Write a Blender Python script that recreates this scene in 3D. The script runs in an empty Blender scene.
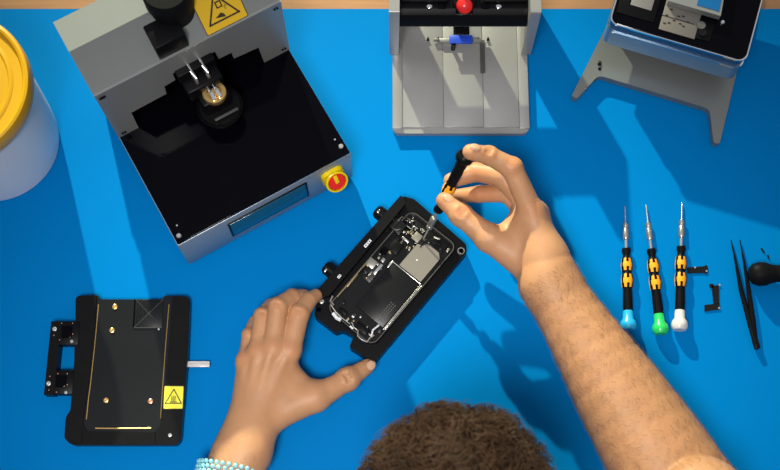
import bpy, bmesh, math, random
import numpy as np
from mathutils import Vector, Matrix
from mathutils import noise as mnoise
random.seed(7)
R = math.radians
C = bpy.context.scene.collection

# ------------------------------------------------------------------ camera maths (table top is z = 0)
TILT = R(16); S_, C_ = math.sin(TILT), math.cos(TILT); FPX = 1231.0; DIST = 1.5
def G(px, py, z=0.0):
    """point at height z seen at pixel (px, py) of the measured photograph"""
    a = (px-390)/FPX; b = (235-py)/FPX
    d = (a, S_+b*C_, -C_+b*S_)
    t = (z-DIST*C_)/d[2]
    return Vector((a*t, -DIST*S_+d[1]*t, z))
def local(px, py, z, o, ang):
    w = G(px, py, z); x = w.x-o[0]; y = w.y-o[1]
    return (x*math.cos(ang)+y*math.sin(ang), -x*math.sin(ang)+y*math.cos(ang))

# ------------------------------------------------------------------ materials
MATS = {}
def mat(name, col, rough=.5, metal=0., var=.06, vscale=40., bump=0., bscale=200., stretch=None,
        sss=0., coat=0., spec=.5, trans=0., alpha=None):
    m = bpy.data.materials.new(name); m.use_nodes = True
    nt = m.node_tree; b = nt.nodes['Principled BSDF']
    tc = nt.nodes.new('ShaderNodeTexCoord'); mp = nt.nodes.new('ShaderNodeMapping')
    nt.links.new(tc.outputs['Object'], mp.inputs['Vector'])
    if stretch: mp.inputs['Scale'].default_value = stretch
    n = nt.nodes.new('ShaderNodeTexNoise'); n.inputs['Scale'].default_value = vscale; n.inputs['Detail'].default_value = 5
    nt.links.new(mp.outputs['Vector'], n.inputs['Vector'])
    mx = nt.nodes.new('ShaderNodeMix'); mx.data_type = 'RGBA'
    nt.links.new(n.outputs['Fac'], mx.inputs['Factor'])
    lo = [max(0, c*(1-var)) for c in col]; hi = [min(1, c*(1+var)) for c in col]
    mx.inputs['A'].default_value = (*lo, 1); mx.inputs['B'].default_value = (*hi, 1)
    nt.links.new(mx.outputs['Result'], b.inputs['Base Color'])
    b.inputs['Roughness'].default_value = rough; b.inputs['Metallic'].default_value = metal
    b.inputs['Coat Weight'].default_value = coat; b.inputs['Specular IOR Level'].default_value = spec
    if trans: b.inputs['Transmission Weight'].default_value = trans
    if sss:
        b.inputs['Subsurface Weight'].default_value = sss
        b.inputs['Subsurface Radius'].default_value = (1., .35, .2); b.inputs['Subsurface Scale'].default_value = .006
    if bump:
        n2 = nt.nodes.new('ShaderNodeTexNoise'); n2.inputs['Scale'].default_value = bscale; n2.inputs['Detail'].default_value = 4
        nt.links.new(mp.outputs['Vector'], n2.inputs['Vector'])
        bp = nt.nodes.new('ShaderNodeBump'); bp.inputs['Strength'].default_value = bump; bp.inputs['Distance'].default_value = .001
        nt.links.new(n2.outputs['Fac'], bp.inputs['Height']); nt.links.new(bp.outputs['Normal'], b.inputs['Normal'])
    MATS[name] = m
    return m
mat('blue_mat', (.0, .174, .50), .6, var=.03, vscale=3, bump=.03, bscale=900, spec=.02)
mat('grey_paint', (.185, .20, .197), .45, var=.03, vscale=6, bump=.1, bscale=1200)
mat('grey_metal', (.29, .30, .30), .38, metal=.35, var=.03, vscale=6, bump=.06, bscale=1500)
mat('front_metal', (.27, .32, .37), .35, metal=.3, var=.04, vscale=20)
mat('black_gloss', (.0015, .0015, .003), .09, var=.2, spec=.07)
mat('black_satin', (.004, .004, .005), .38, var=.3, vscale=80, spec=.11)
mat('black_matte', (.0055, .0055, .0065), .5, var=.3, vscale=80, bump=.1, bscale=900, spec=.08)
mat('dark_plate', (.009, .010, .012), .33, var=.25, vscale=18, bump=.05, spec=.16)
mat('aluminium', (.33, .33, .325), .34, metal=.35, var=.06, vscale=60, stretch=(1, 14, 1), bump=.06, bscale=300)
mat('aluminium_dark', (.16, .16, .15), .35, metal=.7, var=.10, vscale=60, stretch=(1, 14, 1))
mat('base_metal', (.20, .21, .205), .36, metal=.4, var=.04, vscale=9)
mat('blue_reflect_metal', (.17, .30, .42), .40, metal=.4, var=.04, vscale=8)  # lower box side: reflection of the blue mat painted into the metal colour
mat('blue_reflect_band', (.008, .09, .20), .40, metal=.3, var=.04, vscale=8)  # upper box side: darker blue, the mat's reflection put into the colour
mat('silver', (.72, .72, .70), .25, metal=.9, var=.06)
mat('chrome', (.85, .85, .86), .08, metal=1., var=.03)
mat('gold', (.85, .55, .20), .28, metal=.9, var=.08)
mat('copper', (.75, .38, .22), .3, metal=.9, var=.08)
mat('yellow', (.62, .33, .0), .35, var=.04, vscale=8)
mat('label_yellow', (.70, .43, .01), .5, var=.03)
mat('label_lemon', (.85, .80, .04), .5, var=.03)
mat('stop_yellow', (.78, .58, .0), .3, var=.03)
mat('stop_red', (.75, .02, .02), .25, var=.05)
mat('ink', (.02, .012, .004), .6, var=.2)
mat('white_plastic', (.80, .83, .87), .32, var=.02, vscale=6, spec=.5)
mat('pearl', (.60, .58, .58), .25, var=.10, vscale=200)
mat('green_plastic', (.02, .52, .12), .3, var=.08, vscale=100)
mat('sky_plastic', (.02, .42, .82), .3, var=.06)
mat('orange', (.90, .36, .01), .4, var=.06, vscale=120)
mat('lcd', (.012, .09, .15), .16, var=.10, vscale=15)
mat('screen_blue', (.0, .13, .38), .22, var=.05)
mat('pad_blue', (.01, .06, .55), .45, var=.05)
mat('frame_grey', (.16, .155, .145), .35, metal=.5, var=.3, vscale=120)
mat('chip', (.006, .006, .007), .3, var=.3, vscale=300, spec=.25)
mat('shield', (.42, .40, .36), .35, metal=.8, var=.08, vscale=200)
mat('plate_taupe', (.22, .20, .175), .42, metal=.35, var=.06, vscale=150)
mat('flex_gold', (.35, .27, .14), .4, metal=.5, var=.2, vscale=200)
mat('print_grey', (.05, .05, .052), .5, var=.1)
mat('wood', (.46, .23, .10), .5, var=.28, vscale=9, stretch=(1.2, 22, 6), bump=.1)
mat('bead_blue', (.28, .66, .82), .22, var=.35, vscale=160)
mat('bead_black', (.01, .01, .012), .2)
mat('shirt', (.035, .04, .05), .85, var=.15, vscale=80, bump=.3, bscale=700)
mat('trouser', (.02, .028, .05), .85, var=.2, vscale=60, bump=.3, bscale=600)
mat('shoe', (.05, .045, .04), .5)
mat('eye_white', (.8, .78, .75), .15)
mat('iris', (.12, .06, .03), .15)
mat('wall_paint', (.55, .56, .57), .8, var=.02, vscale=3)
mat('floor_stone', (.28, .27, .26), .7, var=.1, vscale=4)
mat('body_hair', (.16, .075, .035), .6, var=.3)
mat('hair_base', (.016, .008, .005), .8, spec=.05, var=.5, vscale=90, bump=.6, bscale=160)
def hair_mat():
    m = mat('hair', (.050, .026, .014), .5, var=.9, vscale=36, spec=.15)
    return m
hair_mat()
def skin_mat():
    m = mat('skin', (.50, .258, .132), .48, var=.16, vscale=38, bump=.35, bscale=420, sss=.12, spec=.35)
    nt = m.node_tree; b = nt.nodes['Principled BSDF']
    src = b.inputs['Base Color'].links[0].from_socket
    at = nt.nodes.new('ShaderNodeVertexColor'); at.layer_name = 'tint'
    mx = nt.nodes.new('ShaderNodeMix'); mx.data_type = 'RGBA'; mx.blend_type = 'MULTIPLY'
    mx.inputs['Factor'].default_value = 1
    nt.links.new(src, mx.inputs['A']); nt.links.new(at.outputs['Color'], mx.inputs['B'])
    nt.links.new(mx.outputs['Result'], b.inputs['Base Color'])
skin_mat()

# ------------------------------------------------------------------ mesh builder
class MB:
    def __init__(self): self.bm = bmesh.new(); self.mats = []
    def mi(self, m):
        if m not in self.mats: self.mats.append(m)
        return self.mats.index(m)
    def merge(self, t, m, bev=0., seg=2, M=None, smooth=False):
        if bev > 0:
            es = [e for e in t.edges if e.is_manifold and e.calc_face_angle(0) > .5]
            bmesh.ops.bevel(t, geom=es, offset=bev, segments=seg, profile=.5, affect='EDGES', clamp_overlap=True)
        if M is not None: t.transform(M)
        i = self.mi(m)
        vs = [self.bm.verts.new(v.co) for v in t.verts]
        t.verts.index_update()
        for f in t.faces:
            try:
                g = self.bm.faces.new([vs[v.index] for v in f.verts])
                g.material_index = i; g.smooth = smooth or bev > 0
            except ValueError: pass
        t.free(); return self
    def box(self, c, s, m, bev=0., rz=0., M=None, seg=2):
        t = bmesh.new(); bmesh.ops.create_cube(t, size=1)
        T = Matrix.Translation(c) @ Matrix.Rotation(rz, 4, 'Z') @ Matrix.Diagonal((*s, 1))
        t.transform(T); return self.merge(t, m, bev, seg, M)
    def prism(self, poly, z0, z1, m, bev=0., M=None, seg=2):
        t = bmesh.new()
        a = sum(poly[i][0]*poly[(i+1) % len(poly)][1]-poly[(i+1) % len(poly)][0]*poly[i][1] for i in range(len(poly)))
        if a < 0: poly = poly[::-1]
        lo = [t.verts.new((p[0], p[1], z0)) for p in poly]; hi = [t.verts.new((p[0], p[1], z1)) for p in poly]
        t.faces.new(hi); t.faces.new(lo[::-1])
        n = len(poly)
        for i in range(n): t.faces.new((lo[i], lo[(i+1) % n], hi[(i+1) % n], hi[i]))
        return self.merge(t, m, bev, seg, M)
    def lathe(self, prof, p0, axis, m, n=28, smooth=True):
        """prof: (distance along axis, radius) pairs"""
        ax = Vector(axis).normalized(); q = Vector((0, 0, 1)).rotation_difference(ax)
        t = bmesh.new(); rings = []
        for (h, r) in prof:
            if r < 1e-6: rings.append([t.verts.new(q @ Vector((0, 0, h)))])
            else: rings.append([t.verts.new(q @ Vector((r*math.cos(2*math.pi*k/n), r*math.sin(2*math.pi*k/n), h))) for k in range(n)])
        for a, b in zip(rings, rings[1:]):
            for k in range(n):
                k2 = (k+1) % n
                if len(a) == 1 and len(b) == 1: continue
                if len(a) == 1: t.faces.new((a[0], b[k2], b[k]))
                elif len(b) == 1: t.faces.new((a[k], a[k2], b[0]))
                else: t.faces.new((a[k], a[k2], b[k2], b[k]))
        if len(rings[0]) > 1: t.faces.new(rings[0][::-1])
        if len(rings[-1]) > 1: t.faces.new(rings[-1])
        bmesh.ops.recalc_face_normals(t, faces=t.faces)
        t.transform(Matrix.Translation(p0))
        return self.merge(t, m, smooth=smooth)
    def cyl(self, p0, p1, r, m, r2=None, n=20, ch=0.):
        p0, p1 = Vector(p0), Vector(p1); L = (p1-p0).length; r2 = r if r2 is None else r2
        pr = [(0, r), (L, r2)] if not ch else [(0, max(1e-5, r-ch)), (ch, r), (L-ch, r2), (L, max(1e-5, r2-ch))]
        return self.lathe(pr, p0, p1-p0, m, n)
    def tube(self, pts, r, m, n=8):
        pts = [Vector(p) for p in pts]; t = bmesh.new(); rings = []
        rr = r if isinstance(r, (list, tuple)) else [r]*len(pts)
        for i, p in enumerate(pts):
            d = (pts[min(i+1, len(pts)-1)]-pts[max(i-1, 0)]).normalized()
            q = Vector((0, 0, 1)).rotation_difference(d)
            rings.append([t.verts.new(p+q @ Vector((rr[i]*math.cos(2*math.pi*k/n), rr[i]*math.sin(2*math.pi*k/n), 0))) for k in range(n)])
        for a, b in zip(rings, rings[1:]):
            # align ring b with ring a
            best = min(range(n), key=lambda s: (b[s].co-a[0].co).length)
            for k in range(n):
                t.faces.new((a[k], a[(k+1) % n], b[(k+1+best) % n], b[(k+best) % n]))
        t.faces.new(rings[0][::-1]); t.faces.new(rings[-1])
        bmesh.ops.recalc_face_normals(t, faces=t.faces)
        return self.merge(t, m, smooth=True)
    def build(self, name, parent=None, auto=True):
        me = bpy.data.meshes.new(name); self.bm.to_mesh(me); self.bm.free()
        for m in self.mats: me.materials.append(MATS[m])
        o = bpy.data.objects.new(name, me); C.objects.link(o)
        if parent: o.parent = parent
        if auto:
            try: me.set_sharp_from_angle(angle=R(35))
            except Exception: pass
        return o
def roundrect(x0, y0, x1, y1, r, n=6):
    out = []
    for (cx, cy, a0) in ((x1-r, y0+r, -90), (x1-r, y1-r, 0), (x0+r, y1-r, 90), (x0+r, y0+r, 180)):
        for k in range(n+1):
            a = R(a0+90*k/n); out.append((cx+r*math.cos(a), cy+r*math.sin(a)))
    return out
def roundpoly(poly, r, n=4):
    """round the corners of a polygon; r number or list"""
    out = []; N = len(poly)
    for i, p in enumerate(poly):
        rr = r[i] if isinstance(r, (list, tuple)) else r
        p = Vector(p); a = (Vector(poly[i-1])-p); b = (Vector(poly[(i+1) % N])-p)
        d = min(rr, a.length*.45, b.length*.45)
        if d < 1e-5: out.append(tuple(p)); continue
        A = p+a.normalized()*d; B = p+b.normalized()*d
        for k in range(n+1):
            t = k/n; out.append(tuple(A*(1-t)**2+p*2*t*(1-t)+B*t*t))
    return out
def tag(o, label=None, cat=None, group=None, kind=None):
    if label: o['label'] = label
    if cat: o['category'] = cat
    if group: o['group'] = group
    if kind: o['kind'] = kind
    return o
def thing(name, label, cat, loc=(0, 0, 0), rz=0., group=None):
    o = bpy.data.objects.new(name, None); C.objects.link(o); o.empty_display_size = .02
    o.location = loc; o.rotation_euler = (0, 0, rz)
    return tag(o, label, cat, group)

# ================================================================== THE SETTING
FZ = -.76
tag(MB().box((.0, .1, FZ-.05), (7, 7.4, .1), 'floor_stone').build('floor'), kind='structure')

for nm, c_, s_ in (('wall_back', (0, 3.6, .66), (6.4, .1, 2.84)), ('wall_front', (0, -3.4, .66), (6.4, .1, 2.84)), ('wall_left', (-3.15, .1, .66), (.1, 6.9, 2.84)), ('wall_right', (3.15, .1, .66), (.1, 6.9, 2.84))):
    tag(MB().box(c_, s_, 'wall_paint').build(nm), kind='structure')

# workbench: wooden top on four legs, a blue mat lying on it
wb = thing('workbench', 'wooden workbench, its bare edge showing behind the blue mat', 'workbench', (0, -.08, FZ))
m = MB()
for k in range(5):
    m.box((0, -.376+k*.20, .7355), (1.70, .198, .04), 'wood', .002)
m.build('tabletop', wb)
for sx in (-1, 1):
    for sy in (-1, 1):
        MB().box((sx*.78, sy*.36, .357), (.07, .07, .714), 'wood', .004).build('leg', wb)
m = MB(); m.box((0, .36, .66), (1.49, .03, .09), 'wood', .002); m.box((0, -.36, .68), (1.49, .03, .06), 'wood', .002); m.build('apron', wb)
mm = MB().box((0, -.1085, -.0022), (1.60, .823, .0044), 'blue_mat', .001).build('work_mat')
tag(mm, 'large smooth blue mat covering the workbench under the tools', 'mat')

# ================================================================== 1. BUCKET with yellow lid
BL = (-.488, .119)
bk = thing('bucket', 'white plastic bucket with a yellow screw lid at the left edge', 'bucket', (BL[0], BL[1], 0))
MB().lathe([(0, .072), (.002, .0765), (.03, .079), (.10, .0825), (.158, .0845), (.159, .082), (.172, .082), (.172, .0)], (0, 0, 0), (0, 0, 1), 'white_plastic', 72).build('bucket_body', bk)
MB().lathe([(h_, r_*.945) for h_, r_ in ((.0, .0905), (.0, .0945), (.004, .0955), (.020, .0955), (.0235, .094), (.0245, .091), (.0235, .0882), (.0195, .086), (.0192, .076), (.0205, .074), (.0205, .071), (.019, .069),
            (.0188, .052), (.020, .050), (.020, .0475), (.0185, .045), (.0185, .0))], (0, 0, .160), (0, 0, 1), 'yellow', 96).build('lid', bk)

# ================================================================== 2. PRESS MACHINE (black bed, grey housing)
O1 = G(177, 245, .095); A1 = R(29.69)
mc = thing('laser_machine', 'big grey machine with a glossy black bed, stepped arch and small display', 'machine', (O1.x, O1.y, 0), A1)
W = .2262
m = MB()
m.box((W/2, .12, .0485), (W, .24, .083), 'front_metal', .0015)
m.box((W/2, .12, .0035), (W-.012, .228, .007), 'black_matte')
m.build('base', mc)
m = MB(); m.box((W/2, .118, .0925), (W-.002, .235, .005), 'black_gloss', .0008)
m.build('bed', mc)
for (x, y) in ((.0068, .0085), (.2195, .0115)):
    m = MB().cyl((x, y, .094), (x, y, .0972), .0030, 'silver', ch=.0006, n=18)
    m.build('bed_screw', mc)
for (x, y) in ((.0105, .0205), (.2175, .0225)):
    MB().cyl((x, y, .0945), (x, y, .0958), .0011, 'silver', n=10).build('bed_pin', mc)
# stepped arch plate in front of the housing
arch = [(.0, .095), (.0255, .095), (.0265, .141), (.0715, .143), (.0725, .1625), (.0868, .1645), (.0868, .1825), (.1395, .1832),
        (.1410, .1616), (.1570, .1612), (.1580, .1440), (.1895, .1400), (.1920, .095), (.2262, .095), (.2262, .2195), (.0, .2195)]
MY = Matrix(((1, 0, 0, 0), (0, 0, -1, .152), (0, 1, 0, 0), (0, 0, 0, 1)))   # prism z -> -y
m = MB(); m.prism(arch, 0, .003, 'grey_metal', .0004, M=MY, seg=1)
m.build('arch_plate', mc)
# housing: slope then top
prof = [(.152, .142), (.152, .220), (.190, .260), (.2300, .260), (.2300, .0955), (.222, .0955), (.222, .142)]
MX = Matrix(((0, 0, 1, 0), (1, 0, 0, 0), (0, 1, 0, 0), (0, 0, 0, 1)))   # (y,z) profile, extruded along x
m = MB()
m.prism([(.1900, .2560), (.1880, .2540), (.152, .2195), (.152, .190), (.226, .190), (.2290, .195), (.2290, .2560)], 0, W, 'grey_paint', .0012, M=MX)
m.box((.011, .188, .143), (.022, .072, .096), 'grey_paint'); m.box((W-.011, .188, .143), (.022, .072, .096), 'grey_paint')
m.box((W/2, .226, .143), (W-.01, .008, .096), 'black_matte')
m.build('housing', mc)
for (x, z) in ((.008, .211), (.008, .104), (.2185, .211), (.2185, .106), (.006, .2105)):
    m = MB()
    for k in range(2): m.cyl((x-.0016+.0032*k, .1492, z), (x-.0016+.0032*k, .1470, z), .0012, 'black_matte', n=10)
    m.build('plate_screw', mc)
# focus column: bracket + round motor
m = MB()
m.box((.098, .172, .228), (.036, .040, .040), 'black_satin', .0015)
m.build('column_bracket', mc)
m = MB()
m.lathe([(0, .0225), (.003, .0245), (.026, .0245), (.027, .0262), (.050, .0262), (.053, .0245), (.053, .016), (.0522, .0155), (.0522, 0)], (.1185, .190, .234), (0, 0, 1), 'black_matte', 56)
m.lathe([(0, .004), (.003, .0036), (.003, .0012)], (.1185, .190, .286), (0, 0, 1), 'black_satin', 20)
m.tube([(.1185+.0085*math.cos(R(a)), .190+.0085*math.sin(R(a)), .2868) for a in range(20, 161, 20)], .0007, 'black_gloss', 6)
m.build('motor', mc)
# warning label on the slope
def warn_label(name, parent, M, w, h, base, kind):
    m = MB(); m.merge(_plate(w, h, .0005, .0012), 'ink', M=M)
    m.merge(_plate(w-.0016, h-.0016, .0007, .001), base, M=M)
    o = m.build(name, parent)
    m = MB(); s = min(w, h)*.80; hgt = s*.86; t0 = .0009
    tri = [(-s/2, -hgt*.42), (s/2, -hgt*.42), (0, hgt*.58)]
    for i in range(3):
        a = Vector(tri[i]); b = Vector(tri[(i+1) % 3]); d = (b-a); c = (a+b)/2
        m.box((c.x, c.y, t0), (d.length+s*.055, s*.055, .0004), 'ink', rz=math.atan2(d.y, d.x), M=M)
    q = s*(1.25 if kind == 'crush' else 1)
    if kind == 'crush':     # hand under a descending block
        m.prism([(-.20*q, -.18*q), (-.02*q, -.10*q), (.04*q, -.16*q), (.06*q, -.25*q), (-.04*q, -.22*q)], t0-.0002, t0+.0002, 'ink', M=M)
        m.prism([(-.07*q, .02*q), (.09*q, .02*q), (.09*q, .20*q), (-.07*q, .20*q)], t0-.0002, t0+.0002, 'ink', M=M)
        m.prism([(-.035*q, .055*q), (.055*q, .055*q), (.055*q, .165*q), (-.035*q, .165*q)], t0+.0001, t0+.0003, base, M=M)
        for k in range(3): m.box((.12*q+.02*q*k, -.04*q+k*.035*q, t0), (.012*q, .08*q, .0004), 'ink', rz=.5, M=M)
    else:                   # hot surface: three wavy lines over a bar
        m.box((0, -.28*q, t0), (.42*q, .05*q, .0004), 'ink', M=M)
        for k in (-1, 0, 1):
            for j in range(5):
                m.box((k*.10*q+.018*q*(1 if j % 2 else -1), -.20*q+j*.065*q, t0), (.03*q, .085*q, .0004), 'ink', rz=(.5 if j % 2 else -.5), M=M)
    m.build('pictogram', o)
    return o
def _plate(w, h, t, r):
    b = bmesh.new(); poly = roundrect(-w/2, -h/2, w/2, h/2, r, 3)
    lo = [b.verts.new((x, y, 0)) for x, y in poly]; hi = [b.verts.new((x, y, t)) for x, y in poly]
    b.faces.new(hi); b.faces.new(lo[::-1])
    for i in range(len(poly)): b.faces.new((lo[i], lo[(i+1) % len(poly)], hi[(i+1) % len(poly)], hi[i]))
    return b
sl = math.atan2(.040, .0385)
Ml = Matrix.Translation((.1625, .1675, .2348)) @ Matrix.Rotation(sl, 4, 'X') @ Matrix.Translation((0, 0, .0006))
warn_label('warning_label', mc, Ml, .050, .044, 'label_yellow', 'crush')
# nozzle under the arch: carriage, two rods, lens barrel with brass ring, dark dish
m = MB()
m.box((.1125, .150, .176), (.046, .020, .020), 'black_satin', .0015)
m.box((.1125, .134, .160), (.044, .022, .024), 'black_satin', .003)
m.box((.1165, .121, .136), (.034, .026, .038), 'black_satin', .003)
m.build('nozzle_carriage', mc)
for x in (.106, .1205):
    MB().tube([(x, .150, .1845), (x, .141, .184), (x, .1325, .180), (x, .130, .170)], .0022, 'silver', 10).build('guide_rod', mc)
m = MB(); m.lathe([(0, .0085), (0, .0135), (.005, .014), (.007, .013), (.007, .0085), (.002, .0080), (.002, 0)], (.1180, .1165, .1535), (0, 0, 1), 'gold', 36)
m.build('brass_ring', mc)
m = MB()
m.box((.1145, .1165, .1605), (.0045, .020, .007), 'chrome', .0012); m.box((.1215, .1165, .1605), (.0045, .020, .007), 'chrome', .0012)
m.cyl((.118, .1165, .156), (.118, .1165, .1625), .0035, 'gold', n=14)
m.build('nozzle_clip', mc)
m = MB(); m.lathe([(0, .024), (.003, .0265), (.007, .0265), (.008, .0255), (.006, .0235), (.005, 0)], (.1180, .112, .122), (0, 0, 1), 'black_satin', 48)
m.box((.120, .098, .131), (.030, .0035, .003), 'print_grey', .0008)
m.build('lens_dish', mc)
m = MB().cyl((.118, .112, .096), (.118, .112, .1225), .008, 'black_satin'); m.build('lens_barrel', mc)
# display, emergency stop on the front face
m = MB()
m.box((.1135, -.0006, .0505), (.1045, .0016, .050), 'black_satin', .0006)
m.box((.1135, -.0012, .0505), (.0995, .0016, .0455), 'lcd', .0003)
m.build('display', mc)
MF = Matrix(((1, 0, 0, 0), (0, 0, -1, 0), (0, 1, 0, 0), (0, 0, 0, 1)))     # local z -> -y
EC = (.1985, 0, .054)
ED = Vector((0, -.80, .60)); EB = Vector((EC[0], -.002, EC[2]))
es = MB(); es.merge(_plate(.028, .034, .005, .008), 'stop_yellow', M=Matrix.Translation((EC[0], 0, EC[2]+.002)) @ MF)
es.lathe([(0, .0125), (.010, .0138), (.0155, .0140), (.0163, .013), (.0163, .0116), (.0105, .0114), (.0105, 0)], EB, ED, 'stop_yellow', 40)
eo = es.build('emergency_stop', mc)
es = MB(); es.lathe([(0, .0095), (.005, .0106), (.0068, .0098), (.0075, .0)], EB+ED*.0098, ED, 'stop_red', 32); es.build('stop_button', eo)
MG = Matrix.Translation(EB+ED*.0172) @ Vector((0, 0, 1)).rotation_difference(ED).to_matrix().to_4x4()
es = MB(); es.box((0, .005, 0), (.0048, .011, .0022), 'stop_yellow', .0008, M=MG); es.build('guard_bar', eo)

# ================================================================== 3. ALIGNMENT FRAME (middle, silver base, black beam)
fx = thing('press_frame', 'silver brushed-metal stand with black crossbeam and red knob at the back', 'press', (.0880, .128, 0))
hw = .0850
m = MB()
pb = roundpoly([(-hw, 0), (hw, 0), (hw, .215), (-hw, .215)], [.010, .010, .002, .002], 5)
m.prism(pb, .0015, .010, 'aluminium', .0008)
m.prism(roundpoly([(-hw+.0015, .0015), (hw-.0015, .0015), (hw-.0015, .213), (-hw+.0015, .213)], [.009, .009, .002, .002], 5), 0, .002, 'black_matte')
m.build('base_plate', fx)
for s in (-1, 1):
    m = MB(); m.box((s*(hw-.0062), .108, .0115), (.0124, .205, .004), 'aluminium', .0008); m.build('side_rail', fx)
m = MB()
m.box((-.0475, .108, .0108), (.052, .200, .0016), 'aluminium', .0004)
m.box((.0035, .108, .0113), (.0492, .200, .0026), 'aluminium', .0004)
m.box((.0505, .108, .0108), (.0438, .200, .0016), 'aluminium', .0004)
m.build('bed_strips', fx)
for s in (-1, 1): MB().box((s*.0728, .108, .0103), (.0014, .200, .0010), 'aluminium_dark').build('groove', fx)
# side posts: tall plates behind, with a sloping front foot
for s in (-1, 1):
    m = MB()
    pp = [(.108, .0), (.116, .0), (.125, .060), (.130, .128), (.215, .128), (.215, .0)]
    X0 = s*.0893; X1 = s*.0768
    t = MB(); M_ = Matrix(((0, 0, 1, 0), (1, 0, 0, 0), (0, 1, 0, 0), (0, 0, 0, 1)))
    m.prism(roundpoly([(.104, .0135), (.106, .128), (.205, .128), (.205, .0135)], [.001, .004, .003, .001], 4), min(X0, X1), max(X0, X1), 'aluminium', .0012, M=M_)
    m.build('side_post', fx)
m = MB()
m.prism(roundpoly([(.109, .084), (.112, .080), (.158, .080), (.158, .106), (.123, .106), (.115, .101)], .002, 3), -.0764, .0764, 'black_satin', .0008,
        M=Matrix(((0, 0, 1, 0), (1, 0, 0, 0), (0, 1, 0, 0), (0, 0, 0, 1))))
m.box((-.047, .144, .1085), (.056, .030, .006), 'black_satin', .0015); m.box((.050, .144, .1085), (.052, .030, .006), 'black_satin', .0015)
beam = m.build('crossbeam', fx)
for x in (-.041, .0415):
    m = MB(); m.lathe([(0, .0036), (.0025, .0034), (.003, .0026), (.003, 0)], (x, .1250, .1050), (0, 0, 1), 'chrome', 20); m.build('beam_screw', beam)
for x in (-.026, .026):
    m = MB(); m.box((x, .1260, .107), (.009, .009, .003), 'black_gloss', .0008); m.build('beam_socket', beam)
m = MB(); m.box((.000, .120, .108), (.020, .012, .008), 'black_gloss', .001); m.box((0, .1178, .1118), (.0042, .0016, .0012), 'silver'); m.build('centre_block', beam)
m = MB()
m.box((.0, .136, .112), (.028, .028, .012), 'black_satin', .003)
m.cyl((0, .136, .116), (0, .136, .150), .007, 'black_satin')
m.build('knob_mount', fx)
m = MB(); m.lathe([(0, .005), (.004, .0092), (.012, .0100), (.018, .0085), (.021, .004), (.0215, 0)], (0.0, .1235, .112), (0, -.55, 1), 'stop_red', 28); m.build('red_knob', fx)
# clamp under the beam with blue pad
m = MB()
m.box((.0005, .122, .0165), (.052, .004, .007), 'aluminium', .0005)
for x in (-.040, -.027, -.003, .003, .024, .036):
    m.prism([(x-.002, .1235), (x+.002, .1235), (x+.0005, .128), (x-.0005, .128)], .0125, .0150, 'black_satin')
m.box((-.016, .1235, .0158), (.034, .0022, .005), 'aluminium_dark', .0004)
m.box((.0285, .1020, .0133), (.006, .045, .0012), 'aluminium_dark')
m.build('slide_gauge', fx)
m = MB(); m.box((.0005, .1175, .030), (.029, .011, .004), 'pad_blue', .0006); m.box((.0015, .140, .029), (.020, .030, .004), 'black_satin', .0006); m.build('blue_pad', fx)
m = MB(); m.cyl((-.0085, .1125, .013), (-.0085, .1125, .030), .0028, 'black_satin'); m.box((-.0085, .117, .0285), (.004, .010, .003), 'black_satin', .0005); m.build('stop_pin', fx)
m = MB(); m.box((.004, .150, .056), (.034, .012, .045), 'black_satin', .002); m.box((.004, .146, .036), (.026, .012, .008), 'black_satin', .001); m.build('ram_block', fx)

# ================================================================== 4. SCREEN STAND (right, two-footed base)
O3 = (.2265, .1767)
st = thing('heating_station', 'polished box on a grey plate with two pointed feet at upper right', 'machine', (O3[0], O3[1], 0), R(-18))
pl = [(.0, .0), (.0075, -.0015), (.0245, .0375), (.168, .0365), (.1835, -.0055), (.1910, -.0045), (.1885, .100), (.178, .235), (.036, .235), (.0235, .150)]
m = MB(); m.prism(roundpoly(pl, [.003, .003, .007, .007, .003, .003, .01, .004, .004, .01], 4), .002, .013, 'base_metal', .0016); m.build('foot_plate', st)
for (x, y) in ((.006, .004), (.186, .001), (.05, .22), (.165, .22)):
    MB().cyl((x+.0012, y+.006, 0), (x+.0012, y+.006, .0025), .0035, 'black_matte', n=14).build('rubber_foot', st)
m = MB(); m.cyl((.0215, .052, .0125), (.0215, .052, .0142), .0022, 'black_satin', n=14); m.cyl((.0235, .046, .0125), (.0235, .046, .0142), .0018, 'black_satin', n=14)
m.tube([(.0195, .056, .0136), (.0225, .056, .0138), (.0245, .050, .0136), (.0245, .044, .0136)], .0006, 'ink', 6); m.build('plate_mark', st)
m = MB(); m.box((.0985, .135, .030), (.120, .10, .036), 'black_satin', .002); m.build('riser', st)
BX0, BX1, BY0, BY1 = .0150, .1820, .0660, .215
m = MB()
m.prism(roundrect(BX0, BY0, BX1, BY1, .010, 6), .046, .080, 'blue_reflect_metal', .0008)
m.prism(roundrect(BX0+.001, BY0+.001, BX1-.001, BY1-.001, .010, 6), .080, .0985, 'blue_reflect_band', .0004)
m.build('box', st)
m = MB(); m.prism(roundrect(BX0-.0006, BY0-.0006, BX1+.0006, BY1+.0006, .0105, 6), .0785, .0805, 'chrome', .0007)
m.build('trim_band', st)
m = MB(); m.prism(roundrect(BX0-.0004, BY0-.0004, BX1+.0004, BY1+.0004, .011, 6), .0975, .1005, 'chrome', .0010)
m.prism(roundrect(BX0+.0012, BY0+.0012, BX1-.0012, BY1-.0012, .010, 6), .100, .1016, 'black_gloss', .0006)
m.build('top_frame', st)
m = MB(); m.box((.0425, .112, .1022), (.046, .062, .0012), 'black_satin', .0005); m.box((.0460, .112, .1030), (.026, .034, .0012), 'shield', .004); m.build('pad_with_reflection', st)  # dark pad; its pale inset stands in for a blurred warm reflection
m = MB()
m.box((.0950, .103, .1024), (.044, .056, .0018), 'plate_taupe', .0006)
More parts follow.
